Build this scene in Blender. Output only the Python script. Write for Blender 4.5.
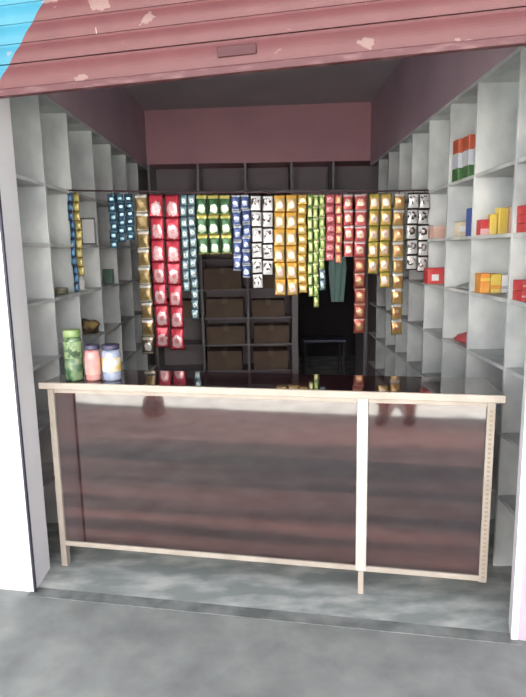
import bpy, bmesh, math, random
from mathutils import Vector, Matrix, Euler
random.seed(7)
S = bpy.context.scene
for o in list(bpy.data.objects): bpy.data.objects.remove(o)
COL = S.collection
R = math.radians

# ---------------------------------------------------------------- camera, sky, sun, exposure
cd = bpy.data.cameras.new('camera'); cam = bpy.data.objects.new('camera', cd); COL.objects.link(cam)
cd.sensor_fit = 'VERTICAL'; cd.sensor_height = 24.0; cd.lens = 24.0 * 571 / 697
cd.clip_start = 0.01
cam.location = (0, 0, 1.5)
cam.matrix_world = Matrix.Translation((0, 0, 1.5)) @ Matrix.Rotation(R(90 - 9.75), 4, 'X') @ Matrix.Rotation(R(-1.0), 4, 'Z')
S.camera = cam
w = bpy.data.worlds.new('sky'); S.world = w; w.use_nodes = True
nt = w.node_tree; nt.nodes.clear()
sky = nt.nodes.new('ShaderNodeTexSky'); sky.sky_type = 'NISHITA'; sky.sun_disc = False
sky.sun_elevation = R(57); sky.sun_rotation = R(8); sky.dust_density = 3.0; sky.air_density = 1.0
hs = nt.nodes.new('ShaderNodeHueSaturation'); hs.inputs['Saturation'].default_value = 0.3
bg = nt.nodes.new('ShaderNodeBackground'); bg.inputs['Strength'].default_value = 0.25
wo = nt.nodes.new('ShaderNodeOutputWorld')
nt.links.new(sky.outputs[0], hs.inputs['Color']); nt.links.new(hs.outputs[0], bg.inputs[0]); nt.links.new(bg.outputs[0], wo.inputs[0])
sd = bpy.data.lights.new('sun', 'SUN'); sun = bpy.data.objects.new('sun', sd); COL.objects.link(sun)
sd.energy = 36.0; sd.angle = R(0.6); sd.color = (1.0, 0.95, 0.88)
sun.location = (0, 12, 14); sun.rotation_euler = (R(-(90 - 57)), 0, R(-8))     # shines from behind the shop on to the street
S.view_settings.view_transform = 'Standard'; S.view_settings.look = 'None'; S.view_settings.gamma = 1.0
S.view_settings.use_curve_mapping = False; S.view_settings.exposure = 0.32

# ---------------------------------------------------------------- helpers
def setp(b, k, v):
    if k in b.inputs: b.inputs[k].default_value = v
def mat(name, col, rough=0.6, metal=0.0, col2=None, scale=6.0, lo=0.35, hi=0.65, bump=0.0, coat=0.0, ior=1.5, stretch=(1, 1, 1), trans=0.0, detail=6.0, spec=None):
    m = bpy.data.materials.new(name); m.use_nodes = True
    t = m.node_tree; b = t.nodes['Principled BSDF']
    c = (*col, 1) if len(col) == 3 else col
    setp(b, 'Base Color', c); setp(b, 'Roughness', rough); setp(b, 'Metallic', metal); setp(b, 'IOR', ior)
    setp(b, 'Coat Weight', coat); setp(b, 'Coat Roughness', 0.03); setp(b, 'Transmission Weight', trans)
    if spec is not None: setp(b, 'Specular IOR Level', spec)
    if col2 is not None or bump:
        tc = t.nodes.new('ShaderNodeTexCoord'); mp = t.nodes.new('ShaderNodeMapping'); mp.inputs['Scale'].default_value = stretch
        n = t.nodes.new('ShaderNodeTexNoise'); n.inputs['Scale'].default_value = scale; n.inputs['Detail'].default_value = detail
        t.links.new(tc.outputs['Object'], mp.inputs[0]); t.links.new(mp.outputs[0], n.inputs['Vector'])
        if col2 is not None:
            r = t.nodes.new('ShaderNodeValToRGB'); r.color_ramp.elements[0].position = lo; r.color_ramp.elements[1].position = hi
            r.color_ramp.elements[0].color = c; r.color_ramp.elements[1].color = (*col2, 1)
            t.links.new(n.outputs['Fac'], r.inputs[0]); t.links.new(r.outputs[0], b.inputs['Base Color'])
        if bump:
            bp = t.nodes.new('ShaderNodeBump'); bp.inputs['Strength'].default_value = bump; bp.inputs['Distance'].default_value = 0.02
            t.links.new(n.outputs['Fac'], bp.inputs['Height']); t.links.new(bp.outputs[0], b.inputs['Normal'])
    return m

class G:                                     # small node-graph helper
    def __init__(s, m): s.t = m.node_tree; s.b = s.t.nodes['Principled BSDF']
    def m(s, op, a, b=None, c=None):
        n = s.t.nodes.new('ShaderNodeMath'); n.operation = op
        for i, v in enumerate((a, b, c)):
            if v is None: continue
            if isinstance(v, (int, float)): n.inputs[i].default_value = v
            else: s.t.links.new(v, n.inputs[i])
        return n.outputs[0]
    def mix(s, f, a, b):
        n = s.t.nodes.new('ShaderNodeMixRGB')
        if isinstance(f, (int, float)): n.inputs[0].default_value = f
        else: s.t.links.new(f, n.inputs[0])
        for i, v in ((1, a), (2, b)):
            if isinstance(v, tuple): n.inputs[i].default_value = (*v, 1)
            else: s.t.links.new(v, n.inputs[i])
        return n.outputs[0]
    def noise(s, vec, scale, detail=4):
        n = s.t.nodes.new('ShaderNodeTexNoise'); n.inputs['Scale'].default_value = scale; n.inputs['Detail'].default_value = detail
        s.t.links.new(vec, n.inputs['Vector']); return n.outputs['Fac']

def box(bm, x0, x1, y0, y1, z0, z1):
    vs = [bm.verts.new((x, y, z)) for z in (z0, z1) for x, y in ((x0, y0), (x1, y0), (x1, y1), (x0, y1))]
    for f in ((3, 2, 1, 0), (4, 5, 6, 7), (0, 1, 5, 4), (1, 2, 6, 5), (2, 3, 7, 6), (3, 0, 4, 7)): bm.faces.new([vs[i] for i in f])
def prism(bm, pts, z0, z1):
    lo = [bm.verts.new((x, y, z0)) for x, y in pts]; n = len(pts)
    hi = [bm.verts.new((x, y, (z1[i] if isinstance(z1, (list, tuple)) else z1))) for i, (x, y) in enumerate(pts)]
    bm.faces.new(lo[::-1]); bm.faces.new(hi)
    for i in range(n): bm.faces.new((lo[i], lo[(i + 1) % n], hi[(i + 1) % n], hi[i]))
def lathe(bm, prof, seg=24, cx=0, cy=0):
    rings = []
    for r, z in prof:
        if r < 1e-5: rings.append([bm.verts.new((cx, cy, z))])
        else: rings.append([bm.verts.new((cx + r * math.cos(2 * math.pi * k / seg), cy + r * math.sin(2 * math.pi * k / seg), z)) for k in range(seg)])
    for a, b in zip(rings, rings[1:]):
        for k in range(seg):
            q = [a[k % len(a)], a[(k + 1) % len(a)], b[(k + 1) % len(b)], b[k % len(b)]]
            q = list(dict.fromkeys(q))
            if len(q) > 2: bm.faces.new(q)
def tube(bm, pts, r, seg=8):
    pts = [Vector(p) for p in pts]; prev = None
    for i, p in enumerate(pts):
        d = (pts[min(i + 1, len(pts) - 1)] - pts[max(i - 1, 0)]).normalized()
        a = d.cross(Vector((0, 0, 1))); a = a.normalized() if a.length > 1e-4 else Vector((1, 0, 0)); b = d.cross(a)
        ring = [bm.verts.new(p + r * (math.cos(2 * math.pi * k / seg) * a + math.sin(2 * math.pi * k / seg) * b)) for k in range(seg)]
        if prev:
            for k in range(seg): bm.faces.new((prev[k], prev[(k + 1) % seg], ring[(k + 1) % seg], ring[k]))
        else: bm.faces.new(ring[::-1])
        prev = ring
    bm.faces.new(prev)
def obj(name, bm, m, parent=None, bevel=0.0, smooth=False, loc=None, rot=None):
    bmesh.ops.recalc_face_normals(bm, faces=bm.faces)
    me = bpy.data.meshes.new(name); bm.to_mesh(me); bm.free()
    for q in (m if isinstance(m, list) else [m]): me.materials.append(q)
    if smooth:
        for p in me.polygons: p.use_smooth = True
    o = bpy.data.objects.new(name, me); COL.objects.link(o)
    if bevel:
        md = o.modifiers.new('bevel', 'BEVEL'); md.width = bevel; md.segments = 2; md.limit_method = 'ANGLE'
    if parent: o.parent = parent
    if loc: o.location = loc
    if rot: o.rotation_euler = rot
    return o
def bx(name, dims, m, parent=None, bevel=0.0, **k):
    bm = bmesh.new(); box(bm, *dims); return obj(name, bm, m, parent, bevel, **k)
def struct(o): o['kind'] = 'structure'; return o
def tag(o, label, cat, group=None):
    o['label'] = label; o['category'] = cat
    if group: o['group'] = group
    return o
def thing(name, label, cat, loc=(0, 0, 0), rz=0.0, group=None):
    o = bpy.data.objects.new(name, None); COL.objects.link(o); o.location = loc; o.rotation_euler = (0, 0, rz)
    o.empty_display_size = 0.1
    return tag(o, label, cat, group)

# ---------------------------------------------------------------- materials
concrete = mat('street_concrete', (0.34, 0.36, 0.345), 0.85, col2=(0.22, 0.235, 0.23), scale=5.5, lo=0.35, hi=0.7, bump=0.25)
floor_m = mat('shop_floor', (0.33, 0.37, 0.36), 0.6, col2=(0.66, 0.69, 0.66), scale=4.6, lo=0.42, hi=0.66, bump=0.12, stretch=(1, 2.2, 1))
plaster = mat('white_plaster', (0.88, 0.87, 0.89), 0.75, col2=(0.82, 0.81, 0.84), scale=3, bump=0.05)
lilac = mat('lilac_plaster', (0.55, 0.46, 0.55), 0.75, col2=(0.49, 0.40, 0.50), scale=4, bump=0.05)
mauve = mat('mauve_wall_paint', (0.52, 0.38, 0.45), 0.6, col2=(0.45, 0.32, 0.39), scale=2.2, bump=0.05)
pink = mat('pink_wall_paint', (0.62, 0.33, 0.37), 0.65, col2=(0.54, 0.29, 0.34), scale=2.0)
ceil_m = mat('ceiling_paint', (0.55, 0.49, 0.54), 0.8, col2=(0.47, 0.42, 0.46), scale=1.8)
stone = mat('grey_stone_slab', (0.46, 0.49, 0.50), 0.5, col2=(0.74, 0.765, 0.75), scale=4.2, lo=0.36, hi=0.66, stretch=(1, 1, 0.8))
darkstone = mat('dark_stone_slab', (0.25, 0.225, 0.235), 0.6, col2=(0.31, 0.285, 0.295), scale=4)
backwall = mat('shelf_back_wall', (0.42, 0.42, 0.41), 0.8, col2=(0.52, 0.52, 0.5), scale=3)
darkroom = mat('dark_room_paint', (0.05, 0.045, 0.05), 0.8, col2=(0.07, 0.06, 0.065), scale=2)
cream = mat('cream_trim', (0.39, 0.34, 0.285), 0.45, col2=(0.47, 0.42, 0.36), scale=9)
white_trim = mat('white_trim', (0.58, 0.55, 0.51), 0.4)
black_gloss = mat('black_glossy_worktop', (0.035, 0.014, 0.018), 0.06, coat=0.6, ior=1.55)
seam_m = mat('dark_steel', (0.05, 0.05, 0.07), 0.5, metal=0.5)
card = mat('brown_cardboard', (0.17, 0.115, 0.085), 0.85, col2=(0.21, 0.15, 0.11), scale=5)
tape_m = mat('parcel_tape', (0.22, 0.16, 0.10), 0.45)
string_m = mat('dark_string', (0.06, 0.03, 0.035), 0.8)
white_m = mat('white_paper', (0.80, 0.80, 0.80), 0.6)
# counter front laminate: dark wood with wide horizontal grain bands, glossy
lam = mat('wood_grain_laminate', (0.1, 0.05, 0.05), 0.05, coat=1.0, ior=2.1)
g = G(lam); tc = g.t.nodes.new('ShaderNodeTexCoord'); mp = g.t.nodes.new('ShaderNodeMapping'); mp.inputs['Scale'].default_value = (0.13, 1, 6.5)
g.t.links.new(tc.outputs['Object'], mp.inputs[0])
wv = g.t.nodes.new('ShaderNodeTexWave'); wv.wave_type = 'BANDS'; wv.bands_direction = 'Z'; wv.inputs['Scale'].default_value = 0.42; wv.inputs['Distortion'].default_value = 2.5; wv.inputs['Detail'].default_value = 2; wv.inputs['Detail Scale'].default_value = 1.2
g.t.links.new(mp.outputs[0], wv.inputs['Vector']); n1 = g.m('ADD', g.m('MULTIPLY', wv.outputs['Fac'], 0.12), g.m('MULTIPLY', g.noise(mp.outputs[0], 1.9, 3), 0.9)); mp2 = g.t.nodes.new('ShaderNodeMapping'); mp2.inputs['Scale'].default_value = (0.3, 1, 30)
g.t.links.new(tc.outputs['Object'], mp2.inputs[0]); n2 = g.noise(mp2.outputs[0], 2.0, 4)
f = g.m('MULTIPLY', g.m('SUBTRACT', g.m('ADD', n1, g.m('MULTIPLY', n2, 0.16)), 0.47), 3.4); f = g.m('MINIMUM', g.m('MAXIMUM', f, 0.0), 1.0)
g.t.links.new(g.mix(f, (0.016, 0.009, 0.011), (0.095, 0.042, 0.038)), g.b.inputs['Base Color'])
# shutter paint: maroon, with a sky-blue painted sign corner and scraped marks
shut = mat('shutter_paint', (0.3, 0.05, 0.06), 0.5)
g = G(shut); tc = g.t.nodes.new('ShaderNodeTexCoord'); sp = g.t.nodes.new('ShaderNodeSeparateXYZ'); g.t.links.new(tc.outputs['Object'], sp.inputs[0])
X, Y_, Z = sp.outputs
bl = g.m('LESS_THAN', g.m('SUBTRACT', X, g.m('MULTIPLY', g.m('SUBTRACT', Z, 2.46), 0.83)), 0.405)     # diagonal edge of the blue
nz = g.noise(tc.outputs['Object'], 9, 5)
mar = g.mix(nz, (0.082, 0.018, 0.021), (0.135, 0.038, 0.041))
blu = g.mix(nz, (0.02, 0.17, 0.26), (0.04, 0.23, 0.33))
base = g.mix(bl, mar, blu)
mp = g.t.nodes.new('ShaderNodeMapping'); mp.inputs['Scale'].default_value = (5, 1, 7); g.t.links.new(tc.outputs['Object'], mp.inputs[0])
sc = g.m('GREATER_THAN', g.noise(mp.outputs[0], 1.5, 6), 0.625)
mp = g.t.nodes.new('ShaderNodeMapping'); mp.inputs['Scale'].default_value = (13, 1, 2.2); g.t.links.new(tc.outputs['Object'], mp.inputs[0])
dr = g.m('GREATER_THAN', g.noise(mp.outputs[0], 2.2, 2), 0.725)
base = g.mix(g.m('MULTIPLY', sc, 0.35), base, (0.36, 0.27, 0.24)); base = g.mix(g.m('MULTIPLY', dr, 0.8), base, (0.55, 0.48, 0.44))
g.t.links.new(base, g.b.inputs['Base Color'])

# sachet foils: body, printed emblem, header band from the sachet's own UV
def foil(name, body, emblem, header, foot=None, ec=(0.5, 0.42), er=(0.30, 0.22), head=0.80, foot_h=0.10, spot=None, rough=0.28, metal=0.3, mottled=0.0, mcol=(0.9, 0.9, 0.9), mscale=5):
    def tone(c):
        if c is None: return None
        a = sum(c) / 3; return tuple(0.84 * (0.88 * x + 0.12 * a) for x in c)
    body, emblem, header, foot, spot, mcol = [tone(c) for c in (body, emblem, header, foot, spot, mcol)]
    m = mat(name, body, rough, metal); g = G(m)
    uv = g.t.nodes.new('ShaderNodeUVMap'); sp = g.t.nodes.new('ShaderNodeSeparateXYZ'); g.t.links.new(uv.outputs[0], sp.inputs[0])
    u, v = sp.outputs[0], sp.outputs[1]
    ob = g.t.nodes.new('ShaderNodeObjectInfo'); va = g.t.nodes.new('ShaderNodeVectorMath'); va.operation = 'ADD'; g.t.links.new(uv.outputs[0], va.inputs[0]); g.t.links.new(ob.outputs['Location'], va.inputs[1])
    wob = g.noise(va.outputs[0], 5.5, 3)
    def ell(cx, cy, rx, ry):
        a = g.m('POWER', g.m('ABSOLUTE', g.m('DIVIDE', g.m('SUBTRACT', u, cx), rx)), 2.6); b = g.m('POWER', g.m('ABSOLUTE', g.m('DIVIDE', g.m('SUBTRACT', v, cy), ry)), 2.6)
        return g.m('LESS_THAN', g.m('ADD', g.m('ADD', a, b), g.m('MULTIPLY', g.m('SUBTRACT', wob, 0.5), 2.6)), 1.0)
    c = g.mix(ell(*ec, *er), body, emblem)
    if spot: c = g.mix(ell(ec[0], ec[1] + 0.02, er[0] * 0.45, er[1] * 0.4), c, spot)
    if mottled:
        c = g.mix(g.m('MULTIPLY', g.m('GREATER_THAN', g.noise(va.outputs[0], mscale, 2), 0.5), mottled), c, mcol)
    c = g.mix(g.m('GREATER_THAN', v, head), c, header)
    c = g.mix(g.m('LESS_THAN', v, foot_h), c, foot or header)
    g.t.links.new(c, g.b.inputs['Base Color'])
    return m
F = {
 'teal': foil('teal_foil', (0.03, 0.09, 0.15), (0.25, 0.55, 0.68), (0.10, 0.22, 0.33), er=(0.28, 0.2), metal=0.4, rough=0.25, spot=(0.75, 0.85, 0.9)),
 'gold': foil('gold_foil', (0.36, 0.25, 0.09), (0.24, 0.16, 0.05), (0.86, 0.82, 0.74), er=(0.26, 0.22), metal=0.45, rough=0.3),
 'silverdark': foil('silver_dark_foil', (0.12, 0.09, 0.06), (0.82, 0.80, 0.76), (0.55, 0.48, 0.35), metal=0.3),
 'red': foil('red_foil', (0.72, 0.03, 0.07), (0.80, 0.50, 0.52), (0.52, 0.02, 0.05), ec=(0.5, 0.38), er=(0.36, 0.29), head=0.88, foot_h=0.06, spot=(0.72, 0.22, 0.24)),
 'aqua': foil('aqua_foil', (0.20, 0.31, 0.34), (0.55, 0.66, 0.68), (0.12, 0.20, 0.26), er=(0.30, 0.2), metal=0.4, rough=0.3, spot=(0.15, 0.28, 0.25)),
 'green': foil('green_foil', (0.03, 0.13, 0.04), (0.66, 0.78, 0.60), (0.66, 0.58, 0.12), ec=(0.5, 0.30), er=(0.34, 0.20), head=0.80, foot_h=0.07),
 'blue': foil('blue_foil', (0.05, 0.10, 0.30), (0.58, 0.64, 0.76), (0.62, 0.66, 0.72), er=(0.34, 0.17), head=0.86, metal=0.35, mottled=0.7, mcol=(0.04, 0.08, 0.25), mscale=4.5),
 'mono': foil('black_white_foil', (0.88, 0.88, 0.88), (0.04, 0.035, 0.035), (0.06, 0.055, 0.055), er=(0.42, 0.24), ec=(0.45, 0.55), head=0.90, foot_h=0.07, spot=(0.40, 0.30, 0.30), mottled=0.9, mcol=(0.80, 0.80, 0.80), mscale=4.5),
 'orange': foil('orange_foil', (0.66, 0.44, 0.16), (0.84, 0.66, 0.56), (0.90, 0.46, 0.03), ec=(0.5, 0.40), er=(0.27, 0.22), head=0.76, foot_h=0.08, spot=(0.75, 0.45, 0.40)),
 'goldy': foil('bright_gold_foil', (0.80, 0.50, 0.09), (0.90, 0.72, 0.35), (0.72, 0.42, 0.05), er=(0.34, 0.24), metal=0.4, rough=0.25),
 'lime': foil('lime_foil', (0.16, 0.30, 0.06), (0.42, 0.50, 0.14), (0.62, 0.64, 0.30), er=(0.26, 0.30), metal=0.3),
 'limey': foil('yellow_lime_foil', (0.36, 0.42, 0.09), (0.65, 0.62, 0.30), (0.14, 0.28, 0.06), er=(0.26, 0.30), metal=0.3),
 'pinkred': foil('pink_red_foil', (0.62, 0.09, 0.13), (0.74, 0.30, 0.32), (0.50, 0.10, 0.12), er=(0.36, 0.24), spot=(0.55, 0.07, 0.10), metal=0.2),
 'pinkyel': foil('red_yellow_foil', (0.72, 0.24, 0.12), (0.85, 0.58, 0.22), (0.62, 0.10, 0.13), er=(0.2, 0.34), metal=0.2),
 'redwin': foil('red_window_foil', (0.66, 0.10, 0.10), (0.80, 0.58, 0.45), (0.86, 0.66, 0.66), ec=(0.5, 0.45), er=(0.32, 0.22), head=0.84, foot_h=0.05, spot=(0.60, 0.32, 0.16)),
 'rust': foil('rust_foil', (0.40, 0.07, 0.05), (0.56, 0.24, 0.11), (0.55, 0.28, 0.20), er=(0.33, 0.26), head=0.86, foot_h=0.05, spot=(0.62, 0.45, 0.22)),
 'yellow': foil('yellow_foil', (0.74, 0.47, 0.09), (0.86, 0.68, 0.58), (0.52, 0.44, 0.06), ec=(0.5, 0.45), er=(0.32, 0.25), head=0.82, foot_h=0.09, spot=(0.72, 0.48, 0.40)),
 'amber': foil('amber_foil', (0.55, 0.36, 0.10), (0.64, 0.26, 0.12), (0.82, 0.80, 0.74), ec=(0.5, 0.5), er=(0.28, 0.24), head=0.80, foot_h=0.06, metal=0.4, rough=0.28, spot=(0.70, 0.62, 0.30)),
 'brightblue': foil('bright_blue_foil', (0.03, 0.12, 0.32), (0.08, 0.32, 0.50), (0.03, 0.06, 0.12), metal=0.3),
 'mustard': foil('mustard_foil', (0.60, 0.48, 0.08), (0.70, 0.60, 0.25), (0.36, 0.26, 0.08), metal=0.3),
}
_sm = {}
def sachet_mesh(style, w, h):
    key = (style, round(w, 3), round(h, 3))
    if key in _sm: return _sm[key]
    nx, nz = 8, 10; bm = bmesh.new(); uvl = bm.loops.layers.uv.new('UVMap'); t = min(w, h) * 0.17
    def P(i, k, side):
        u, v = i / nx, k / nz
        e = max(0.0, (math.sin(math.pi * u)) ** 0.6) * max(0.0, math.sin(math.pi * min(max((v - 0.08) / 0.84, 0), 1))) ** 0.7
        pinch = 1 - 0.07 * math.sin(math.pi * v)
        wr = (0.0022 * math.sin(15 * u + 9 * v) + 0.0016 * math.sin(23 * v - 8 * u)) * e
        return ((u - 0.5) * w * pinch, side * (t * e + wr), -h + v * h)
    fr = {}; bk = {}
    for i in range(nx + 1):
        for k in range(nz + 1):
            fr[i, k] = bm.verts.new(P(i, k, -1))
            edge = i in (0, nx) or k in (0, nz)
            bk[i, k] = fr[i, k] if edge else bm.verts.new(P(i, k, 1))
    for i in range(nx):
        for k in range(nz):
            for d, flip in ((fr, 0), (bk, 1)):
                ids = [(i, k), (i + 1, k), (i + 1, k + 1), (i, k + 1)]
                if flip: ids = ids[::-1]
                vs = [d[q] for q in ids]
                if len(set(vs)) < 3: continue
                try: fc = bm.faces.new(vs)
                except ValueError: continue
                fc.smooth = True
                for lp, q in zip(fc.loops, ids): lp[uvl].uv = (q[0] / nx, q[1] / nz)
    me = bpy.data.meshes.new('sachet'); bm.to_mesh(me); bm.free(); me.materials.append(F[style]); _sm[key] = me
    return me

# ---------------------------------------------------------------- structure
ANG = math.atan2(1.985 - 2.354, 0.95 + 1.047)
ux, uy = math.cos(ANG), math.sin(ANG)
def FP(s, d): return (-1.047 + ux * s - uy * d, 2.354 + uy * s + ux * d)     # along the shop front, into the shop
XL, XR, YB, ZT = -1.10, 1.08, 5.80, 2.30
bx('ground', (-14, 14, -16, 9.5, -0.14, -0.001), concrete); struct(bpy.data.objects['ground'])
bx('bounce_wall', (-13, 6, -9.3, -9.0, -0.1, 6.0), plaster); struct(bpy.data.objects['bounce_wall'])   # unseen wall added across the street to bounce sunlight into the shop
bm = bmesh.new(); prism(bm, [FP(-0.6, 0.03), FP(2.6, 0.03), (1.5, 8.2), (-1.55, 8.2)], -0.10, 0.0); struct(obj('floor', bm, floor_m))
bm = bmesh.new(); prism(bm, [FP(-3.0, 0), FP(0, 0), (-1.05, 2.552), (-3.9, 3.0)], -0.1, 4.0); struct(obj('wall_front_left', bm, plaster))
bm = bmesh.new(); prism(bm, [FP(2.045, 0.0), FP(5.0, 0), FP(5.0, 0.3), FP(2.045, 0.10)], -0.1, 4.0); struct(obj('wall_front_right', bm, lilac))
bm = bmesh.new(); prism(bm, [FP(2.02, -0.004), FP(2.045, -0.004), FP(2.045, 0.10), FP(2.035, 0.10)], -0.1, 2.3); struct(obj('trim_1', bm, plaster))
bm = bmesh.new(); prism(bm, [FP(0, 0.02), FP(2.045, 0.02), FP(2.045, 0.2), FP(0, 0.2)], 2.27, 4.0); struct(obj('wall_front_header', bm, plaster))
bm = bmesh.new(); prism(bm, [FP(-0.02, -0.03), FP(2.05, -0.03), FP(2.05, 0.035), FP(-0.02, 0.035)], -0.05, 0.0015); struct(obj('trim_3', bm, mat('dark_threshold', (0.15, 0.165, 0.16), 0.9, col2=(0.30, 0.32, 0.31), scale=9)))  # strip along the shop front, mottled darker than the floor
# dark joint where the pillar's face meets its return
bm = bmesh.new(); prism(bm, [FP(-0.003, -0.004), FP(0.007, -0.004), FP(0.007, 0.006), FP(-0.003, 0.006)], 0, 2.27); struct(obj('trim_2', bm, seam_m))
def wall_side(name, sx, x0, x1):
    bm = bmesh.new()
    box(bm, min(sx * 1.46, sx * 1.60), max(sx * 1.46, sx * 1.60), 2.2 if sx > 0 else 2.58, 6.3, -0.1, 3.1)
    return struct(obj(name, bm, backwall))
wall_side('wall_left', -1, 0, 0); wall_side('wall_right', 1, 0, 0)
bx('wall_left_upper', (-1.459, XL, 2.60, YB, ZT + 0.012, 2.95), mauve); struct(bpy.data.objects['wall_left_upper'])
bx('wall_right_upper', (XR, 1.459, 2.24, YB, ZT + 0.012, 2.95), mauve); struct(bpy.data.objects['wall_right_upper'])
# ceiling, a little lower on the left
bm = bmesh.new()
c = [(-1.6, 2.2), (1.6, 2.0), (1.6, 6.3), (-1.6, 6.3)]
vs = [bm.verts.new((x, y, z)) for z0 in (0, 0.2) for (x, y), z in zip(c, [2.84 + z0, 2.90 + z0, 2.90 + z0, 2.83 + z0])]
for fc in ((0, 1, 2, 3), (7, 6, 5, 4), (0, 4, 5, 1), (1, 5, 6, 2), (2, 6, 7, 3), (3, 7, 4, 0)): bm.faces.new([vs[i] for i in fc])
struct(obj('ceiling', bm, ceil_m))
bx('roof', (-3.9, 3.9, 2.6, 8.4, 3.9, 4.0), plaster); struct(bpy.data.objects['roof'])
bx('wall_back_upper', (-1.459, 1.459, YB, 6.16, 2.345, 2.95), pink); struct(bpy.data.objects['wall_back_upper'])
# back wall behind the rear shelves with the doorway left open
bm = bmesh.new(); box(bm, -1.6, 0.33, 6.16, 6.3, -0.1, 3.1); box(bm, 1.07, 1.6, 6.16, 6.3, -0.1, 3.1); box(bm, 0.33, 1.07, 6.16, 6.3, 2.02, 3.1)
struct(obj('wall_back', bm, mat('rear_wall_paint', (0.30, 0.26, 0.27), 0.8)))
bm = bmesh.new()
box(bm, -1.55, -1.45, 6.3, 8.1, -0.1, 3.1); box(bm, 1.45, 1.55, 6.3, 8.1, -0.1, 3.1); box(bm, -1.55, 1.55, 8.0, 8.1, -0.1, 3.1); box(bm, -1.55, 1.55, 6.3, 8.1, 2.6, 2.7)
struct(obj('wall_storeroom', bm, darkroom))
fr = bpy.data.objects.new('door_1', None); COL.objects.link(fr); struct(fr); fr.location = (0.7, 5.8, 0)
grey_post = mat('grey_painted_post', (0.21, 0.19, 0.20), 0.5, col2=(0.26, 0.24, 0.25), scale=4)
bx('door_jamb', (-0.40, -0.335, 0.0, 0.5, 0.0, 2.06), grey_post, fr, 0.004)
bx('door_jamb', (0.335, 0.375, 0.0, 0.5, 0.0, 2.06), grey_post, fr, 0.004)
bx('door_head', (-0.335, 0.335, 0.0, 0.5, 2.0, 2.06), grey_post, fr, 0.004)

# ---------------------------------------------------------------- rolling shutter, half lowered at the front
st = thing('rolling_shutter', 'raised maroon rolling shutter with a sky-blue painted corner above the opening', 'shutter', (*FP(-0.05, -0.02), -0.032), ANG)
st.rotation_euler = (0, R(-1.4), ANG)      # hangs slightly askew
def slat(z0, h, name):
    bm = bmesh.new(); prof = []
    for k in range(9):
        a = k / 8; prof.append((-0.004 - 0.0045 * math.sin(math.pi * min(a * 1.12, 1)), z0 + h * a * 0.97))
    prof = [(0.012, z0)] + prof + [(0.012, z0 + h * 0.97)]
    N = 24; prev = None
    for i in range(N + 1):
        x = -0.9 + 4.4 * i / N
        ring = [bm.verts.new((x, y, z)) for y, z in prof]
        if prev:
            for k in range(len(prof)): bm.faces.new((prev[k], prev[(k + 1) % len(prof)], ring[(k + 1) % len(prof)], ring[k]))
        else: bm.faces.new(ring)
        prev = ring
    bm.faces.new(prev[::-1])
    return obj(name, bm, shut, st, smooth=False)
zz = 2.238
for k in range(8): slat(zz, 0.068, 'slat'); zz += 0.068
slat(2.152, 0.084, 'slat')
bm = bmesh.new(); box(bm, -0.9, 3.5, -0.012, 0.02, 2.124, 2.150); obj('bottom_bar', bm, mat('bottom_bar_paint', (0.085, 0.022, 0.028), 0.5, col2=(0.15, 0.07, 0.07), scale=12, stretch=(1, 1, 4), lo=0.5, hi=0.7), st, 0.003)
hm = mat('worn_maroon_iron', (0.07, 0.022, 0.027), 0.7)
bm = bmesh.new(); box(bm, 1.03, 1.17, -0.018, -0.008, 2.178, 2.212); obj('lock_plate', bm, hm, st, 0.003)
bm = bmesh.new(); tube(bm, [(2.0, -0.012, 2.30), (2.0, -0.04, 2.30), (2.12, -0.04, 2.31), (2.12, -0.012, 2.31)], 0.006); obj('pull_handle', bm, hm, st, smooth=True)

# ---------------------------------------------------------------- stone shelving
LEV = (0.36, 0.66, 0.965, 1.27, 1.555, 1.86)
def shelving(name, label, sx, xf, ys, y_end):
    t = thing(name, label, 'shelving', (xf, ys[0], 0))
    xw = sx * 1.455
    a, b = (xf - xf, xw - xf)
    for y in ys:
        y -= ys[0]
        bm = bmesh.new(); box(bm, min(a, b), max(a, b), y, y + 0.018, 0, ZT - 0.008); obj('divider', bm, stone, t, 0.002)
    for z in LEV:
        bm = bmesh.new()
        for y0, y1 in zip(ys, ys[1:] + [y_end]):
            box(bm, min(a + sx * 0.002, b), max(a + sx * 0.002, b), y0 - ys[0] + 0.018, y1 - ys[0], z - 0.018, z)
        obj('shelf', bm, stone, t, 0.0015)
    bm = bmesh.new(); box(bm, min(a, b), max(a, b), 0.0, y_end - ys[0], ZT - 0.008, ZT + 0.010); obj('top_slab', bm, stone, t)
    return t
ysL = [2.60, 3.02, 3.44, 3.93, 4.41, 4.88, 5.33]
ysR = [2.15, 2.50, 2.975, 3.385, 3.80, 4.21, 4.59, 4.97, 5.38]
shelving('wall_shelving', 'grey stone slab shelving covering the left wall of the shop', -1, XL, ysL, 5.78)
shelving('wall_shelving', 'pale grey stone slab shelving along the right wall with packets on its shelves', 1, XR, ysR, 5.78)
# rear shelving
t = thing('rear_shelving', 'dark grid shelving across the back wall, holding cardboard boxes', 'shelving', (0, YB, 0))
for x in (-1.09, -0.61, -0.145): 
    bm = bmesh.new(); box(bm, x - 0.012, x + 0.012, 0, 0.355, 0, 2.343); obj('divider', bm, darkstone, t, 0.002)
for z in (0.0, 0.26, 0.535, 0.81, 1.10, 1.40, 1.72, 2.06):
    bm = bmesh.new()
    for x0, x1 in ((-1.078, -0.622), (-0.598, -0.157), (-0.133, 0.295 if z < 2.06 else 0.3)): box(bm, x0, x1, 0.004, 0.355, z, z + 0.018)
    obj('shelf', bm, darkstone, t)
bm = bmesh.new(); box(bm, 0.30, 1.075, 0.004, 0.355, 2.062, 2.08); obj('shelf', bm, darkstone, t)
for x in (0.31, 0.72): bm = bmesh.new(); box(bm, x - 0.012, x + 0.012, 0.004, 0.355, 2.08, 2.343); obj('divider', bm, darkstone, t)

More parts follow.
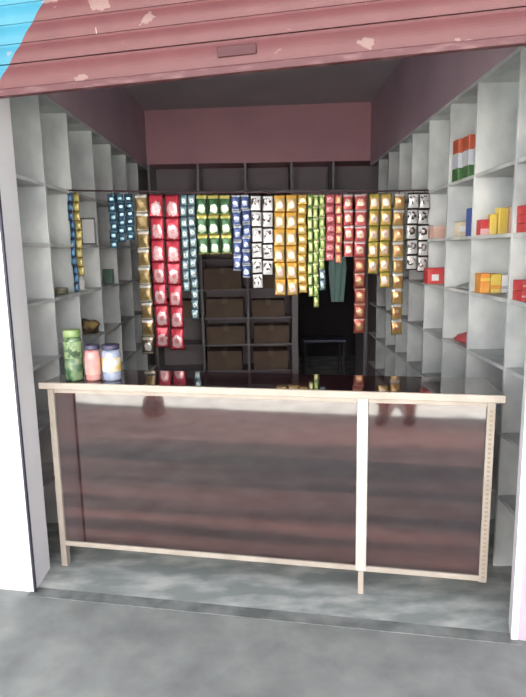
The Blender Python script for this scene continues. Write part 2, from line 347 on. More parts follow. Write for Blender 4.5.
# ---------------------------------------------------------------- counter
CA = math.atan2(2.204 - 2.575, 0.925 + 1.0)
ct = thing('shop_counter', 'low shop counter with dark wood-grain front, black glossy top and cream trim', 'counter', (-1.0, 2.575, 0), CA)
L = 1.96
bm = bmesh.new(); box(bm, -0.012, L + 0.02, -0.022, 0.285, 0.895, 0.922); obj('worktop', bm, black_gloss, ct, 0.002)
bm = bmesh.new(); box(bm, -0.022, L + 0.03, -0.036, -0.0225, 0.893, 0.924); obj('edge_trim', bm, cream, ct, 0.003)
bm = bmesh.new(); box(bm, 0.034, 1.413, 0.004, 0.014, 0.132, 0.872); obj('front_panel', bm, lam, ct)
bm = bmesh.new(); box(bm, 1.462, L - 0.034, 0.004, 0.014, 0.132, 0.872); obj('front_panel', bm, lam, ct)
bm = bmesh.new(); box(bm, 0.03, 1.415, 0.0, 0.02, 0.868, 0.894); obj('top_rail', bm, cream, ct, 0.002)
bm = bmesh.new(); box(bm, 1.46, L - 0.03, 0.0, 0.02, 0.868, 0.894); obj('top_rail', bm, cream, ct, 0.002)
bm = bmesh.new(); box(bm, 0.03, 1.415, -0.004, 0.02, 0.108, 0.132); obj('bottom_rail', bm, cream, ct, 0.002)
bm = bmesh.new(); box(bm, 1.46, L - 0.03, -0.004, 0.02, 0.108, 0.132); obj('bottom_rail', bm, cream, ct, 0.002)
bm = bmesh.new(); box(bm, 0, 0.03, -0.004, 0.03, 0.0, 0.894); obj('corner_post', bm, cream, ct, 0.002)
bm = bmesh.new(); box(bm, 1.415, 1.46, -0.008, 0.03, 0.11, 0.894); obj('centre_post', bm, white_trim, ct, 0.002)['label'] = 'white centre post'
bm = bmesh.new(); box(bm, 1.426, 1.45, -0.006, 0.03, 0.0, 0.108); obj('leg', bm, cream, ct, 0.002)
rp = obj('corner_post', (lambda b: (box(b, L - 0.032, L, -0.006, 0.03, 0.105, 0.894), b)[1])(bmesh.new()), cream, ct, 0.002); rp['label'] = 'cream post with a row of slots'
slot_m = mat('slot_shadow', (0.34, 0.27, 0.20), 0.8)
bm = bmesh.new()
for k in range(38): box(bm, L - 0.022, L - 0.011, -0.0075, -0.005, 0.125 + k * 0.0195, 0.134 + k * 0.0195)
obj('slot_row', bm, slot_m, rp)
side = mat('counter_side_board', (0.10, 0.08, 0.08), 0.5, col2=(0.14, 0.11, 0.10), scale=5)
bm = bmesh.new(); box(bm, 0.004, 0.016, 0.03, 0.28, 0.10, 0.894); obj('side_panel', bm, side, ct)
bm = bmesh.new(); box(bm, L - 0.016, L - 0.004, 0.03, 0.28, 0.10, 0.894); obj('side_panel', bm, side, ct)
bm = bmesh.new(); box(bm, 0.016, L - 0.016, 0.03, 0.28, 0.108, 0.122); obj('base_board', bm, side, ct)
for x in (0.02, L - 0.05): bm = bmesh.new(); box(bm, x, x + 0.03, 0.25, 0.28, 0.0, 0.108); obj('leg', bm, cream, ct)
bm = bmesh.new(); box(bm, 0.02, L - 0.02, 0.03, 0.28, 0.50, 0.512); obj('inner_shelf', bm, side, ct)

# ---------------------------------------------------------------- jars on the counter
def jar(label, x, y, r, h, glass, lidm, labm=None, lab=(0.25, 0.7), group='jars on the counter', mott=None):
    z = 0.9225
    t = thing('plastic_jar', label, 'jar', (x, y, z), 0, group)
    bm = bmesh.new(); hb = h * 0.86
    lathe(bm, [(0, 0), (r * 0.9, 0), (r, 0.006), (r * 1.0, hb * 0.3), (r * 0.985, hb * 0.5), (r, hb * 0.7), (r, hb * 0.84), (r * 0.93, hb * 0.93), (r * 0.84, hb), (0, hb)])
    obj('jar_body', bm, glass, t, smooth=True)
    bm = bmesh.new(); lathe(bm, [(0, hb + .001), (r * 0.92, hb + .001), (r * 0.94, hb + 0.004), (r * 0.94, h - 0.003), (r * 0.88, h), (0, h)]); obj('lid', bm, lidm, t, smooth=True)
    if labm:
        bm = bmesh.new(); lathe(bm, [(r * 1.005, hb * lab[0]), (r * 1.02, hb * lab[0] + .001), (r * 1.02, hb * lab[1] - .001), (r * 1.005, hb * lab[1])]); obj('paper_label', bm, labm, t, smooth=True)
    return t
dark_lid = mat('dark_navy_lid', (0.05, 0.045, 0.09), 0.4)
gj = mat('green_candy_filling', (0.04, 0.11, 0.05), 0.25, col2=(0.18, 0.26, 0.14), scale=26, lo=0.42, hi=0.6, coat=0.5, detail=1)
pj = mat('pink_candy_filling', (0.52, 0.20, 0.20), 0.25, col2=(0.62, 0.33, 0.30), scale=20, coat=0.5, detail=1)
bj = mat('blue_white_filling', (0.22, 0.27, 0.40), 0.25, col2=(0.38, 0.42, 0.54), scale=18, coat=0.5, detail=1)
glid = mat('lime_lid', (0.16, 0.26, 0.08), 0.4, col2=(0.34, 0.44, 0.20), scale=20)
ylab = mat('yellow_white_label', (0.56, 0.58, 0.56), 0.5, col2=(0.62, 0.42, 0.10), scale=17, lo=0.44, hi=0.52, detail=1)
plab = mat('rose_label', (0.58, 0.25, 0.24), 0.5, col2=(0.66, 0.42, 0.34), scale=14)
glab = mat('pale_green_label', (0.26, 0.36, 0.18), 0.5, col2=(0.04, 0.08, 0.04), scale=26, lo=0.48, hi=0.56, detail=2)
jar('tall green jar at the left end of the counter, beside the pink jar', -0.878, 2.60, 0.042, 0.235, gj, glid, glab, (0.52, 0.90))
jar('short pink jar with a dark lid between the green and the blue jars', -0.787, 2.592, 0.036, 0.165, pj, dark_lid, plab, (0.2, 0.75))
jar('short pale blue jar with a yellow and white label, beside the pink jar', -0.700, 2.590, 0.043, 0.165, bj, dark_lid, ylab, (0.30, 0.75))

# ---------------------------------------------------------------- string and hanging sachet strips
def SY(x): return 3.425 + (x + 1.10) / 2.18 * 0.36
def SZ(x): return 1.862 - 0.012 * math.sin(math.pi * (x + 1.10) / 2.18)
bm = bmesh.new(); xs = [-1.15 + 2.23 * k / 30 for k in range(31)]; tube(bm, [(x, SY(x), SZ(x)) for x in xs], 0.005)
tag(obj('hanging_string', bm, string_m, smooth=True), 'dark string stretched across the shop between the side shelves, carrying the sachets', 'string')
def strip(label, px0, px1, yb, n, style, last=None, lastn=1, group='sachet strips hanging from the string', z_off=0.0, jitter=0.03, front=0.004):
    x0 = -0.917 + 0.00594 * (px0 - 106); x1 = -0.917 + 0.00594 * (px1 - 106)
    xc = (x0 + x1) / 2; y = SY(xc); k = y / 3.5
    x0 *= k; x1 *= k; xc = (x0 + x1) / 2; y = SY(xc) - front
    w_ = (x1 - x0) * 0.96; top = SZ(xc) - 0.014 + z_off
    zb = 1.5 - (1.5 - (1.84 - 0.0061 * (yb - 195))) * k; h = (top - zb) / n
    t = thing('sachet_strip', label, 'sachets', (xc, y, top), 0, group)
    me = sachet_mesh(style, w_, h * 1.04)
    for i in range(n):
        m_ = me if i < n - (lastn if last else 0) else sachet_mesh(last, w_, h * 1.04)
        o = bpy.data.objects.new('sachet', m_); COL.objects.link(o); o.parent = t
        dx = 0.003 * math.sin(i * 1.3 + xc * 9)
        o.location = (dx, 0, -i * h); o.rotation_euler = (R(random.uniform(-5, 5)), R(random.uniform(-2.2, 2.2)), R(random.uniform(-9, 9)))
    bm = bmesh.new(); tube(bm, [(0, front + 0.001, 0.014), (0, -0.004, 0.006), (0, 0, -0.006)], 0.0025, 6); obj('hanging_loop', bm, string_m, t)
    return t
strip('blue sachet strip nearest the left wall, long and narrow, beside the mustard one', 68, 73, 288, 11, 'brightblue', front=0.02)
strip('narrow mustard yellow sachet strip hanging near the left shelves', 73.3, 80, 272, 9, 'mustard', front=0.02)
strip('leftmost of the three glinting teal sachet strips, slightly the longest', 107.5, 116, 246, 6, 'teal')
strip('middle one of the three glinting teal sachet strips', 116, 124.5, 240, 6, 'teal')
strip('rightmost of the three glinting teal sachet strips, next to the gold strip', 124.5, 133, 238, 6, 'teal')
strip('long gold and silver sachet strip left of the red strips, dark sachet at its end', 134, 147.5, 352, 9, 'gold', last='silverdark')
strip('left one of the two long red sachet strips, beside the gold strip', 148, 163, 346, 7, 'red')
strip('right one of the two long red sachet strips, beside the aqua strips', 163.5, 179, 348, 7, 'red')
strip('shorter pale aqua sachet strip just right of the red strips', 179.5, 187, 290, 9, 'aqua')
strip('longer pale aqua sachet strip just left of the green and yellow sachets', 187, 195, 318, 12, 'aqua')
strip('left column of the short green and yellow sachets, beside the aqua strip', 195.5, 207.3, 253, 3, 'green')
strip('middle column of the short green and yellow sachets', 207.3, 219, 253, 3, 'green')
strip('right column of the short green and yellow sachets, beside the blue strips', 219, 231, 253, 3, 'green')
strip('left blue and white sachet strip, next to the green sachets', 231.5, 240.7, 270, 5, 'blue')
strip('right blue and white sachet strip, next to the black and white sachets', 240.7, 250, 277, 6, 'blue')
strip('longer black and white sachet strip beside the blue strips', 250.5, 261.5, 288, 6, 'mono')
strip('shorter black and white sachet strip beside the orange sachets', 261.5, 273, 275, 5, 'mono')
strip('left orange sachet strip with pale windows, beside the black and white sachets', 273, 285, 295, 6, 'orange')
strip('right orange sachet strip with pale windows, beside the bright gold strip', 285, 297, 295, 6, 'orange')
strip('narrow bright gold sachet strip beside the orange sachets', 297, 307, 293, 10, 'goldy')
strip('yellowish green sachet strip beside the bright gold strip', 307.5, 313, 297, 9, 'limey')
strip('longest green sachet strip, middle of the narrow green ones', 313, 319, 308, 10, 'lime', last='limey')
strip('green sachet strip beside the pink-red sachets, silvery at its lower end', 319, 325.5, 291, 9, 'lime', last='aqua', lastn=2)
strip('plain pink-red sachet strip beside the green strips', 325.5, 335.5, 262, 7, 'pinkred')
strip('red sachet strip with yellow streaks between pink-red and pale-banded red strips', 335.5, 342.8, 264, 7, 'pinkyel')
strip('short red sachet strip with pale bands beside the long rust-red strip', 343.5, 354, 258, 4, 'redwin')
strip('long rust-red sachet strip hanging in front of the dark doorway', 354.5, 367.5, 335, 9, 'redwin', last='rust', lastn=5)
strip('shorter yellow sachet strip beside the long rust-red strip', 369, 380.3, 275, 5, 'yellow')
strip('longer yellow sachet strip beside the amber strip', 380.3, 392, 289, 6, 'yellow')
strip('long amber and silver sachet strip between yellow and black-white sachets', 393.5, 406, 337, 9, 'amber')
strip('left one of the black and white sachet strips at the right wall', 408, 419.5, 272, 5, 'mono')
strip('right one of the black and white sachet strips, nearest the right wall', 419.5, 431, 274, 5, 'mono')

# ---------------------------------------------------------------- goods on the right shelves
def packet(name, label, cat, x, y, z, w_, d, h, m, rz=0.0, group=None, parts=(), bevel=0.004, roll=0.0):
    t = thing(name, label, cat, (x, y, z + 0.001), rz, group)
    bm = bmesh.new(); box(bm, -w_ / 2, w_ / 2, -d / 2, d / 2, 0, h); obj('carton' if 'box' in name else 'wrapper', bm, m, t, bevel)
    for pn, dims, pm in parts:
        bm = bmesh.new(); box(bm, *dims); obj(pn, bm, pm, t)
    if roll: t.rotation_euler = (0, roll, rz)
    return t
def plain(n, c, c2=None, r=0.45, s=14): return mat(n, c, r, col2=c2, scale=s) if c2 else mat(n, c, r)
orange_red = plain('saffron_red', (0.55, 0.10, 0.05), (0.66, 0.18, 0.10)); pk_green = plain('deep_green', (0.06, 0.16, 0.06), (0.12, 0.24, 0.10)); pk_white = plain('packet_white', (0.66, 0.70, 0.76))
mark = plain('slate_mark', (0.22, 0.26, 0.34))
T = ('tricolour packet, farthest back of the three on the upper right shelf', 'tricolour packet, middle one of the three on the upper right shelf', 'tricolour packet, nearest of the three on the upper right shelf')
for k, yy in enumerate((3.315, 3.20, 3.085)):
    w_, d, h = 0.105, 0.085, 0.225; x = 1.142 + 0.018 * k
    t = thing('tricolour_packet', T[k], 'packet', (x, yy, 1.861), R(4 - 3 * k), 'tricolour packets on the upper right shelf')
    bm = bmesh.new(); box(bm, -w_ / 2, w_ / 2, -d / 2, d / 2, h * 0.31, h * 0.66); obj('white_band', bm, pk_white, t)
    bm = bmesh.new(); box(bm, -w_ / 2, w_ / 2, -d / 2, d / 2, h * 0.66, h); obj('red_band', bm, orange_red, t, 0.005)
    bm = bmesh.new(); box(bm, -w_ / 2, w_ / 2, -d / 2, d / 2, 0, h * 0.31); obj('green_band', bm, pk_green, t, 0.005)
    bm = bmesh.new(); lathe(bm, [(0, -0.001), (0.017, -0.001), (0.017, 0.001), (0, 0.001)], 16); obj('round_mark', bm, mark, t, loc=(0, -d / 2 - 0.001, h * 0.5), rot=(R(90), 0, 0))
peach = plain('peach_card', (0.66, 0.42, 0.34), (0.72, 0.50, 0.42)); creamc = plain('cream_card', (0.70, 0.60, 0.42), (0.75, 0.68, 0.55)); bluec = plain('blue_card', (0.05, 0.11, 0.38), (0.07, 0.15, 0.45))
redc = plain('red_card', (0.60, 0.05, 0.06), (0.68, 0.12, 0.11)); yel = plain('yellow_card', (0.80, 0.58, 0.10), (0.84, 0.66, 0.20)); orangec = plain('orange_card', (0.80, 0.30, 0.06), (0.85, 0.42, 0.10))
z2, z3, z4 = 1.555, 1.27, 0.965
packet('peach_box', 'flat peach box on the second right shelf, behind the cream box', 'box', 1.165, 3.74, z2, 0.14, 0.09, 0.075, peach, 0.1, parts=[('box_lid', (-0.077, 0.077, -0.052, 0.052, 0.06, 0.079), plain('pale_peach_card', (0.70, 0.50, 0.44)))])
packet('peach_box', 'lower peach box on the second right shelf, nearest the black and white sachets', 'box', 1.165, 3.90, z2, 0.15, 0.10, 0.06, peach, -0.05)
packet('cream_box', 'small cream box on the second right shelf, left of the blue box', 'box', 1.145, 3.34, z2, 0.055, 0.05, 0.085, creamc, 0.15, parts=[('print_band', (-0.02, 0.02, -0.027, -0.025, 0.03, 0.06), white_m)])
packet('blue_box', 'upright dark blue box on the second right shelf', 'box', 1.155, 3.17, z2, 0.055, 0.07, 0.15, bluec, 0.1)
packet('red_box', 'small red box on the second right shelf, left of the yellow packets', 'box', 1.103, 2.90, z2, 0.042, 0.06, 0.075, redc, 0.0, parts=[('print_band', (-0.0211, 0.0211, -0.032, -0.030, 0.0, 0.03), plain('pale_rose', (0.72, 0.45, 0.45)))])
packet('yellow_packet', 'larger of the two yellow packets on the second right shelf, leaning', 'packet', 1.188, 2.885, z2, 0.048, 0.05, 0.13, yel, 0.1, 'yellow packets on the second right shelf', roll=0.0)
packet('yellow_packet', 'smaller yellow packet on the second right shelf, beside the red box', 'packet', 1.144, 2.885, z2, 0.034, 0.05, 0.10, yel, -0.1, 'yellow packets on the second right shelf')
packet('peach_packet', 'tall peach packet behind the yellow packets on the second right shelf', 'packet', 1.236, 2.885, z2, 0.038, 0.06, 0.135, peach, 0.0)
for k, (zz_, lb) in enumerate(((0, 'lowest'), (1, 'middle one'), (2, 'topmost'))):
    packet('red_white_box', lb + ' of the three stacked rose-red boxes at the right edge of the second shelf', 'box', 1.145, 2.43, z2 + zz_ * 0.037, 0.12, 0.09, 0.035, redc, 0.05 * k, 'rose-red boxes on the second right shelf', [('print_band', (-0.061, 0.061, -0.047, -0.0455, 0.026, 0.034), plain('pale_rose%d' % k, (0.78, 0.50, 0.50)))], 0.002)
# third shelf
packet('red_box', 'wide red box with a white patch on the third right shelf', 'box', 1.125, 3.70, z3, 0.14, 0.10, 0.10, redc, 0.0, parts=[('print_patch', (-0.045, 0.0, -0.053, -0.051, 0.02, 0.06), white_m)])
greyg = plain('grey_green_pouch', (0.24, 0.28, 0.24), (0.34, 0.36, 0.33))
t = thing('flat_pouch', 'flat grey-green pouch lying on the third right shelf', 'pouch', (1.16, 3.18, z3 + 0.001), 0.2)
bm = bmesh.new()
lathe(bm, [(0, 0), (0.05, 0.0), (0.07, 0.006), (0.05, 0.02), (0.02, 0.032), (0, 0.034)], 14)
o = obj('pouch_body', bm, greyg, t, smooth=True); o.scale = (1.05, 1.4, 1)
bm = bmesh.new(); tube(bm, [(-0.02, 0, 0.032), (0.02, 0.01, 0.036), (0.05, 0.0, 0.03)], 0.005); obj('fold_seam', bm, greyg, t, smooth=True)
packet('orange_box', 'orange box on the third right shelf, left of the yellow box', 'box', 1.108, 2.88, z3, 0.048, 0.08, 0.098, orangec, 0.0, parts=[('print_band', (-0.0245, 0.0245, -0.042, -0.0405, 0.06, 0.075), yel)])
packet('yellow_box', 'yellow box on the third right shelf, right of the orange box', 'box', 1.161, 2.88, z3, 0.052, 0.08, 0.095, yel, 0.0, parts=[('print_band', (-0.0265, 0.0265, -0.042, -0.0405, 0.02, 0.04), orangec)])
packet('white_box', 'white box on the third right shelf, beside the yellow box', 'box', 1.212, 2.88, z3, 0.044, 0.08, 0.09, white_m, 0.0, parts=[('print_band', (-0.0225, 0.0225, -0.042, -0.0405, 0.02, 0.035), plain('grey_print', (0.5, 0.5, 0.52)))])
for k, lb in enumerate(('lower', 'upper')):
    packet('red_striped_box', lb + ' of the two red boxes at the right edge of the third shelf', 'box', 1.145, 2.43, z3 + k * 0.044, 0.12, 0.09, 0.042, redc, 0.04 * k, 'red boxes on the third right shelf', [('print_band', (-0.061, 0.061, -0.047, -0.0455, 0.016, 0.024), plain('rose_print%d' % k, (0.74, 0.40, 0.40)))], 0.002)
# fourth shelf: crumpled red packet
bm = bmesh.new(); bmesh.ops.create_icosphere(bm, subdivisions=3, radius=1.0)
for v in bm.verts:
    n = 1 + 0.14 * math.sin(7 * v.co.x + 3 * v.co.z) * math.cos(6 * v.co.y); v.co = Vector((v.co.x * 0.075 * n, v.co.y * 0.085 * n, max(v.co.z, -0.7) * 0.036 * n * (1 + 0.5 * v.co.x)))
o = obj('red_pouch', bm, plain('crumpled_red', (0.46, 0.05, 0.07), (0.62, 0.14, 0.15)), smooth=True, loc=(1.15, 3.16, z4 + 0.028)); tag(o, 'crumpled dark red pouch lying on the lower right shelf', 'pouch')

# ---------------------------------------------------------------- goods on the left shelves
dk = plain('dark_olive_tin', (0.07, 0.08, 0.05), (0.16, 0.16, 0.10))
t = thing('flat_tin', 'low dark olive tin on the left shelf beside the hanging blue strip', 'tin', (-1.165, 3.31, 1.271))
bm = bmesh.new(); lathe(bm, [(0, 0), (0.042, 0), (0.044, 0.003), (0.044, 0.026), (0, 0.026)]); obj('tin_body', bm, dk, t, smooth=False)
bm = bmesh.new(); lathe(bm, [(0, 0.027), (0.046, 0.027), (0.046, 0.036), (0.04, 0.038), (0, 0.038)]); obj('lid', bm, plain('worn_tin', (0.2, 0.2, 0.15)), t)
t = thing('white_bottle', 'slim white bottle on the left shelf near the hanging yellow strip', 'bottle', (-1.15, 3.66, 1.271))
bm = bmesh.new(); lathe(bm, [(0, 0), (0.02, 0), (0.022, 0.004), (0.022, 0.07), (0.010, 0.085), (0.010, 0.095), (0, 0.095)]); obj('bottle_body', bm, white_m, t, smooth=True)
bm = bmesh.new(); lathe(bm, [(0, 0.0955), (0.012, 0.0955), (0.012, 0.108), (0, 0.108)]); obj('cap', bm, plain('grey_cap', (0.4, 0.4, 0.42)), t)
# framed white notice propped on the shelf
t = thing('picture_frame', 'small dark frame with white paper leaning on the left shelf', 'frame', (-1.155, 3.90, 1.556), 0); t.rotation_euler = (R(-4), 0, R(12))
bm = bmesh.new()
for a in ((-0.05, 0.05, 0, 0.01, 0, 0.012), (-0.05, 0.05, 0, 0.01, 0.168, 0.18), (-0.05, -0.038, 0, 0.01, 0.012, 0.168), (0.038, 0.05, 0, 0.01, 0.012, 0.168)): box(bm, *a)
obj('frame', bm, plain('frame_black', (0.10, 0.10, 0.11)), t)
bm = bmesh.new(); box(bm, -0.038, 0.038, 0.003, 0.008, 0.012, 0.168); obj('paper', bm, white_m, t)
packet('green_box', 'tiny dark green box far back on the left shelf', 'box', -1.16, 4.36, z3, 0.07, 0.06, 0.11, plain('bottle_green', (0.07, 0.14, 0.11), (0.12, 0.2, 0.17)))
bm = bmesh.new(); bmesh.ops.create_icosphere(bm, subdivisions=3, radius=1.0)
for v in bm.verts:
    n = 1 + 0.15 * math.sin(6 * v.co.x + 4 * v.co.z); v.co = Vector((v.co.x * 0.085 * n, v.co.y * 0.08 * n, max(v.co.z, -0.75) * 0.055 * n))
o = obj('brown_pouch', bm, mat('brown_yellow_pouch', (0.07, 0.035, 0.02), 0.45, col2=(0.40, 0.28, 0.10), scale=11, lo=0.5, hi=0.6), smooth=True, loc=(-1.195, 3.86, z4 + 0.043)); tag(o, 'dark brown pouch with a yellow patch on the lower left shelf', 'pouch')

# ---------------------------------------------------------------- cardboard boxes on the rear shelves
BX = [(-0.385, 0.829, 0.38, 0.19, 'wide cardboard box on the rear shelf, left cell below mid height'),
      (0.06, 0.829, 0.34, 0.17, 'cardboard box on the rear shelf beside the doorway, below mid height'),
      (-0.40, 0.279, 0.36, 0.20, 'cardboard box on the lowest visible rear shelf, left cell'),
      (0.08, 0.279, 0.36, 0.19, 'cardboard box on the lowest visible rear shelf, beside the doorway'),
      (-0.38, 0.554, 0.40, 0.18, 'cardboard box on the second visible rear shelf, left cell'),
      (0.09, 0.554, 0.36, 0.18, 'cardboard box on the second visible rear shelf, beside the doorway'),
      (-0.40, 1.119, 0.38, 0.21, 'cardboard box on the rear shelf just under the green sachets'),
      (0.07, 1.119, 0.36, 0.20, 'cardboard box on the rear shelf behind the orange sachets'),
      (-0.86, 0.829, 0.36, 0.18, 'cardboard box on the rear shelf behind the gold and red strips')]
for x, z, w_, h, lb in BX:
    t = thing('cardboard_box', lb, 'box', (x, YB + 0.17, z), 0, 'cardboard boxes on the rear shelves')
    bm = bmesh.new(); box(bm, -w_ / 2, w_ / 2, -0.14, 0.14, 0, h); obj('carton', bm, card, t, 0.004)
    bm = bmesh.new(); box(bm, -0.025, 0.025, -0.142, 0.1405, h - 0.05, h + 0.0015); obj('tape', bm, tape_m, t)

# ---------------------------------------------------------------- things in the dark doorway
teal = mat('teal_cloth', (0.40, 0.66, 0.60), 0.85, col2=(0.48, 0.74, 0.68), scale=6)
bm = bmesh.new(); rows = []
for k in range(13):
    z = 1.42 - 0.46 * k / 12; ring = []
    for i in range(15):
        u = i / 14; wv = 0.015 * math.sin(u * 16 + k * 0.15)
        half = 0.092 - 0.03 * abs(k - 3) / 9
        ring.append(((u - 0.5) * 2 * half, wv, z))
    rows.append(ring)
fv = [[bm.verts.new(p) for p in r] for r in rows]; bv = [[bm.verts.new((p[0], p[1] + 0.006, p[2])) for p in r] for r in rows]
for k in range(12):
    for i in range(14):
        bm.faces.new((fv[k][i], fv[k][i + 1], fv[k + 1][i + 1], fv[k + 1][i])); bm.faces.new((bv[k][i + 1], bv[k][i], bv[k + 1][i], bv[k + 1][i + 1]))
    bm.faces.new((fv[k][0], fv[k + 1][0], bv[k + 1][0], bv[k][0])); bm.faces.new((fv[k][14], bv[k][14], bv[k + 1][14], fv[k + 1][14]))
for i in range(14):
    bm.faces.new((fv[0][i], bv[0][i], bv[0][i + 1], fv[0][i + 1])); bm.faces.new((fv[12][i], fv[12][i + 1], bv[12][i + 1], bv[12][i]))
t = thing('hanging_cloth', 'pale teal cloth hanging in the dark doorway at the back', 'cloth', (0.78, 5.92, 0))
obj('cloth', bm, teal, t, smooth=True)
bm = bmesh.new(); tube(bm, [(-0.085, 0.0, 1.41), (-0.06, 0, 1.62), (0, 0, 1.995)], 0.004); tube(bm, [(0.085, 0.0, 1.41), (0.06, 0, 1.62), (0, 0, 1.995)], 0.004); obj('cord', bm, string_m, t)
t = thing('small_table', 'low dark table with a bluish top inside the doorway at the back', 'table', (0.70, 6.55, 0))
bm = bmesh.new(); box(bm, -0.24, 0.24, -0.18, 0.18, 0.46, 0.49); obj('tabletop', bm, mat('blue_grey_laminate', (0.14, 0.15, 0.22), 0.25), t, 0.003)
for x in (-0.22, 0.22):
    for y in (-0.16, 0.16): bm = bmesh.new(); box(bm, x - 0.015, x + 0.015, y - 0.015, y + 0.015, 0, 0.46); obj('leg', bm, darkroom, t)

# ---------------------------------------------------------------- what the glossy counter mirrors: the photographer and a boulder outside
bm = bmesh.new(); bmesh.ops.create_icosphere(bm, subdivisions=4, radius=1.0)
for v in bm.verts:
    n = 1 + 0.10 * math.sin(3 * v.co.x + 2) * math.cos(4 * v.co.y) + 0.05 * math.sin(9 * v.co.z + 5 * v.co.x)
    v.co = Vector((v.co.x * 0.10 * n, v.co.y * 0.10 * n, max(v.co.z, -0.6) * 0.15 * n))
o = obj('boulder', bm, mat('boulder_grey', (0.10, 0.10, 0.11), 0.9, col2=(0.16, 0.16, 0.165), scale=9, bump=0.3), smooth=True, loc=(-2.0, 0.18, 0.07)); tag(o, 'dark grey boulder on the street in front of the shop', 'rock')

def skin_body(name, joints, edges, m, parent=None, sub=2):
    me = bpy.data.meshes.new(name); me.from_pydata([j[:3] for j in joints], edges, []); me.materials.append(m)
    o = bpy.data.objects.new(name, me); COL.objects.link(o)
    md = o.modifiers.new('skin', 'SKIN'); md.use_smooth_shade = True
    for i, j in enumerate(joints):
        r = j[3]; me.skin_vertices[0].data[i].radius = r if isinstance(r, tuple) else (r, r)
    me.skin_vertices[0].data[0].use_root = True
    s = o.modifiers.new('sub', 'SUBSURF'); s.levels = sub; s.render_levels = sub
    if parent: o.parent = parent
    return o
skin_m = mat('skin', (0.36, 0.20, 0.13), 0.55); trouser = mat('dusty_red_cloth', (0.42, 0.11, 0.11), 0.85, col2=(0.34, 0.08, 0.09), scale=8)
shirt_m = mat('grey_shirt', (0.22, 0.23, 0.26), 0.85); hair_m = mat('black_hair', (0.015, 0.012, 0.012), 0.5); shoe_m = mat('dark_shoe', (0.05, 0.03, 0.03), 0.6)
pz = 0.0
pr = thing('person', 'person in dusty red trousers and a grey shirt standing outside before the counter', 'person', (0.16, -0.40, -0.02), 0)
# body: pelvis root, legs, torso, neck, arms raised in front as if holding a camera
J = [(0, 0, 0.95, (0.15, 0.11)), (0, 0, 1.12, (0.135, 0.10)), (0, 0.0, 1.33, (0.16, 0.11)), (0, 0, 1.47, (0.075, 0.07)), (0, 0.01, 1.54, 0.055),
     (0.09, 0, 0.88, 0.095), (0.10, 0.01, 0.50, 0.062), (0.11, -0.01, 0.12, 0.042), (0.11, 0.0, 0.05, 0.042), (0.12, 0.15, 0.035, (0.045, 0.03)),
     (-0.09, 0, 0.88, 0.095), (-0.10, 0.05, 0.50, 0.062), (-0.11, 0.05, 0.12, 0.042), (-0.11, 0.06, 0.05, 0.042), (-0.12, 0.21, 0.035, (0.045, 0.03)),
     (0.19, 0, 1.41, 0.058), (0.25, 0.03, 1.16, 0.044), (0.12, 0.20, 1.36, 0.030), (-0.19, 0, 1.41, 0.058), (-0.27, 0.03, 1.16, 0.044), (-0.16, 0.20, 1.36, 0.030)]
Ed = [(0, 1), (1, 2), (2, 3), (3, 4), (0, 5), (5, 6), (6, 7), (7, 8), (8, 9), (0, 10), (10, 11), (11, 12), (12, 13), (13, 14), (2, 15), (15, 16), (16, 17), (2, 18), (18, 19), (19, 20)]
skin_body('body', J, Ed, skin_m, pr)
grow = lambda j, d: (*j[:3], tuple(a + d for a in (j[3] if isinstance(j[3], tuple) else (j[3], j[3]))))
idx = [0, 5, 6, 7, 10, 11, 12]; TJ = [grow(J[i], 0.016) for i in idx]
skin_body('trousers', TJ, [(0, 1), (1, 2), (2, 3), (0, 4), (4, 5), (5, 6)], trouser, pr)
SJ = [grow(J[i], 0.014) for i in (1, 0, 2, 15, 16, 18, 19)]
skin_body('shirt', SJ, [(0, 1), (0, 2), (2, 3), (3, 4), (2, 5), (5, 6)], shirt_m, pr)
bm = bmesh.new(); bmesh.ops.create_uvsphere(bm, u_segments=24, v_segments=18, radius=1.0)
for v in bm.verts:
    x, y, z = v.co; tp = 1 - 0.22 * max(0, -z)
    nose = 0.022 * math.exp(-((x / 0.16) ** 2 + ((z + 0.12) / 0.2) ** 2)) if y > 0.5 else 0
    v.co = Vector((x * 0.073 * tp, y * 0.092 + nose, z * 0.118))
hd = obj('head', bm, skin_m, pr, smooth=True, loc=(0, 0.02, 1.64))
bm = bmesh.new(); bmesh.ops.create_uvsphere(bm, u_segments=24, v_segments=16, radius=1.0)
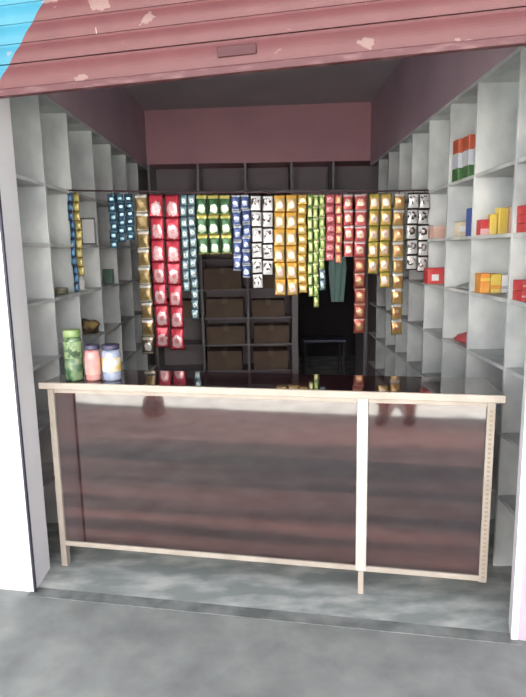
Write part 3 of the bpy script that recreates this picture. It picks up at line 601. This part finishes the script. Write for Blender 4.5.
for v in bm.verts:
    x, y, z = v.co; v.co = Vector((x * 0.080, y * 0.096 - 0.014, max(z, -0.25 if y < 0.1 else 0.42) * 0.122 + 0.006))
obj('hair', bm, hair_m, hd, smooth=True)
for s_ in (-1, 1):
    bm = bmesh.new(); bmesh.ops.create_uvsphere(bm, u_segments=10, v_segments=8, radius=0.011); obj('eye', bm, shoe_m, hd, smooth=True, loc=(s_ * 0.03, 0.082, 0.0))
    bm = bmesh.new(); lathe(bm, [(0, -0.004), (0.02, -0.004), (0.024, 0), (0.02, 0.004), (0, 0.004)], 12); obj('ear', bm, skin_m, hd, smooth=True, loc=(s_ * 0.074, 0, -0.01), rot=(0, R(90), 0))
bm = bmesh.new(); tube(bm, [(-0.022, 0.083, -0.062), (0, 0.09, -0.065), (0.022, 0.083, -0.062)], 0.005); obj('mouth', bm, trouser, hd, smooth=True)
for s_, hx, hy in ((1, 0.12, 0.20), (-1, -0.16, 0.20)):
    jj = [(hx, hy, 1.36, 0.028), (hx - s_ * 0.02, hy + 0.04, 1.40, (0.038, 0.018))]; ee = [(0, 1)]
    for q in range(4):
        b0 = len(jj); bxp = hx - s_ * 0.02 + (q - 1.5) * 0.019; ln = (0.030, 0.034, 0.032, 0.025)[q]
        jj += [(bxp, hy + 0.055, 1.435, 0.009), (bxp, hy + 0.075, 1.435 + ln, 0.0085), (bxp - s_ * 0.012, hy + 0.085, 1.435 + ln + 0.018, 0.008)]; ee += [(1, b0), (b0, b0 + 1), (b0 + 1, b0 + 2)]
    b0 = len(jj); jj += [(hx - s_ * 0.055, hy + 0.05, 1.405, 0.011), (hx - s_ * 0.075, hy + 0.06, 1.43, 0.0095)]; ee += [(0, b0), (b0, b0 + 1)]
    skin_body('hand', jj, ee, skin_m, pr, 1)
for s_, fx, fy in ((1, 0.115, 0.06), (-1, -0.115, 0.12)):
    bm = bmesh.new(); lathe(bm, [(0, 0), (0.05, 0), (0.056, 0.02), (0.05, 0.06), (0.02, 0.085), (0, 0.088)], 18)
    o = obj('shoe', bm, shoe_m, pr, smooth=True, loc=(fx, fy, 0)); o.scale = (0.95, 2.45, 1)
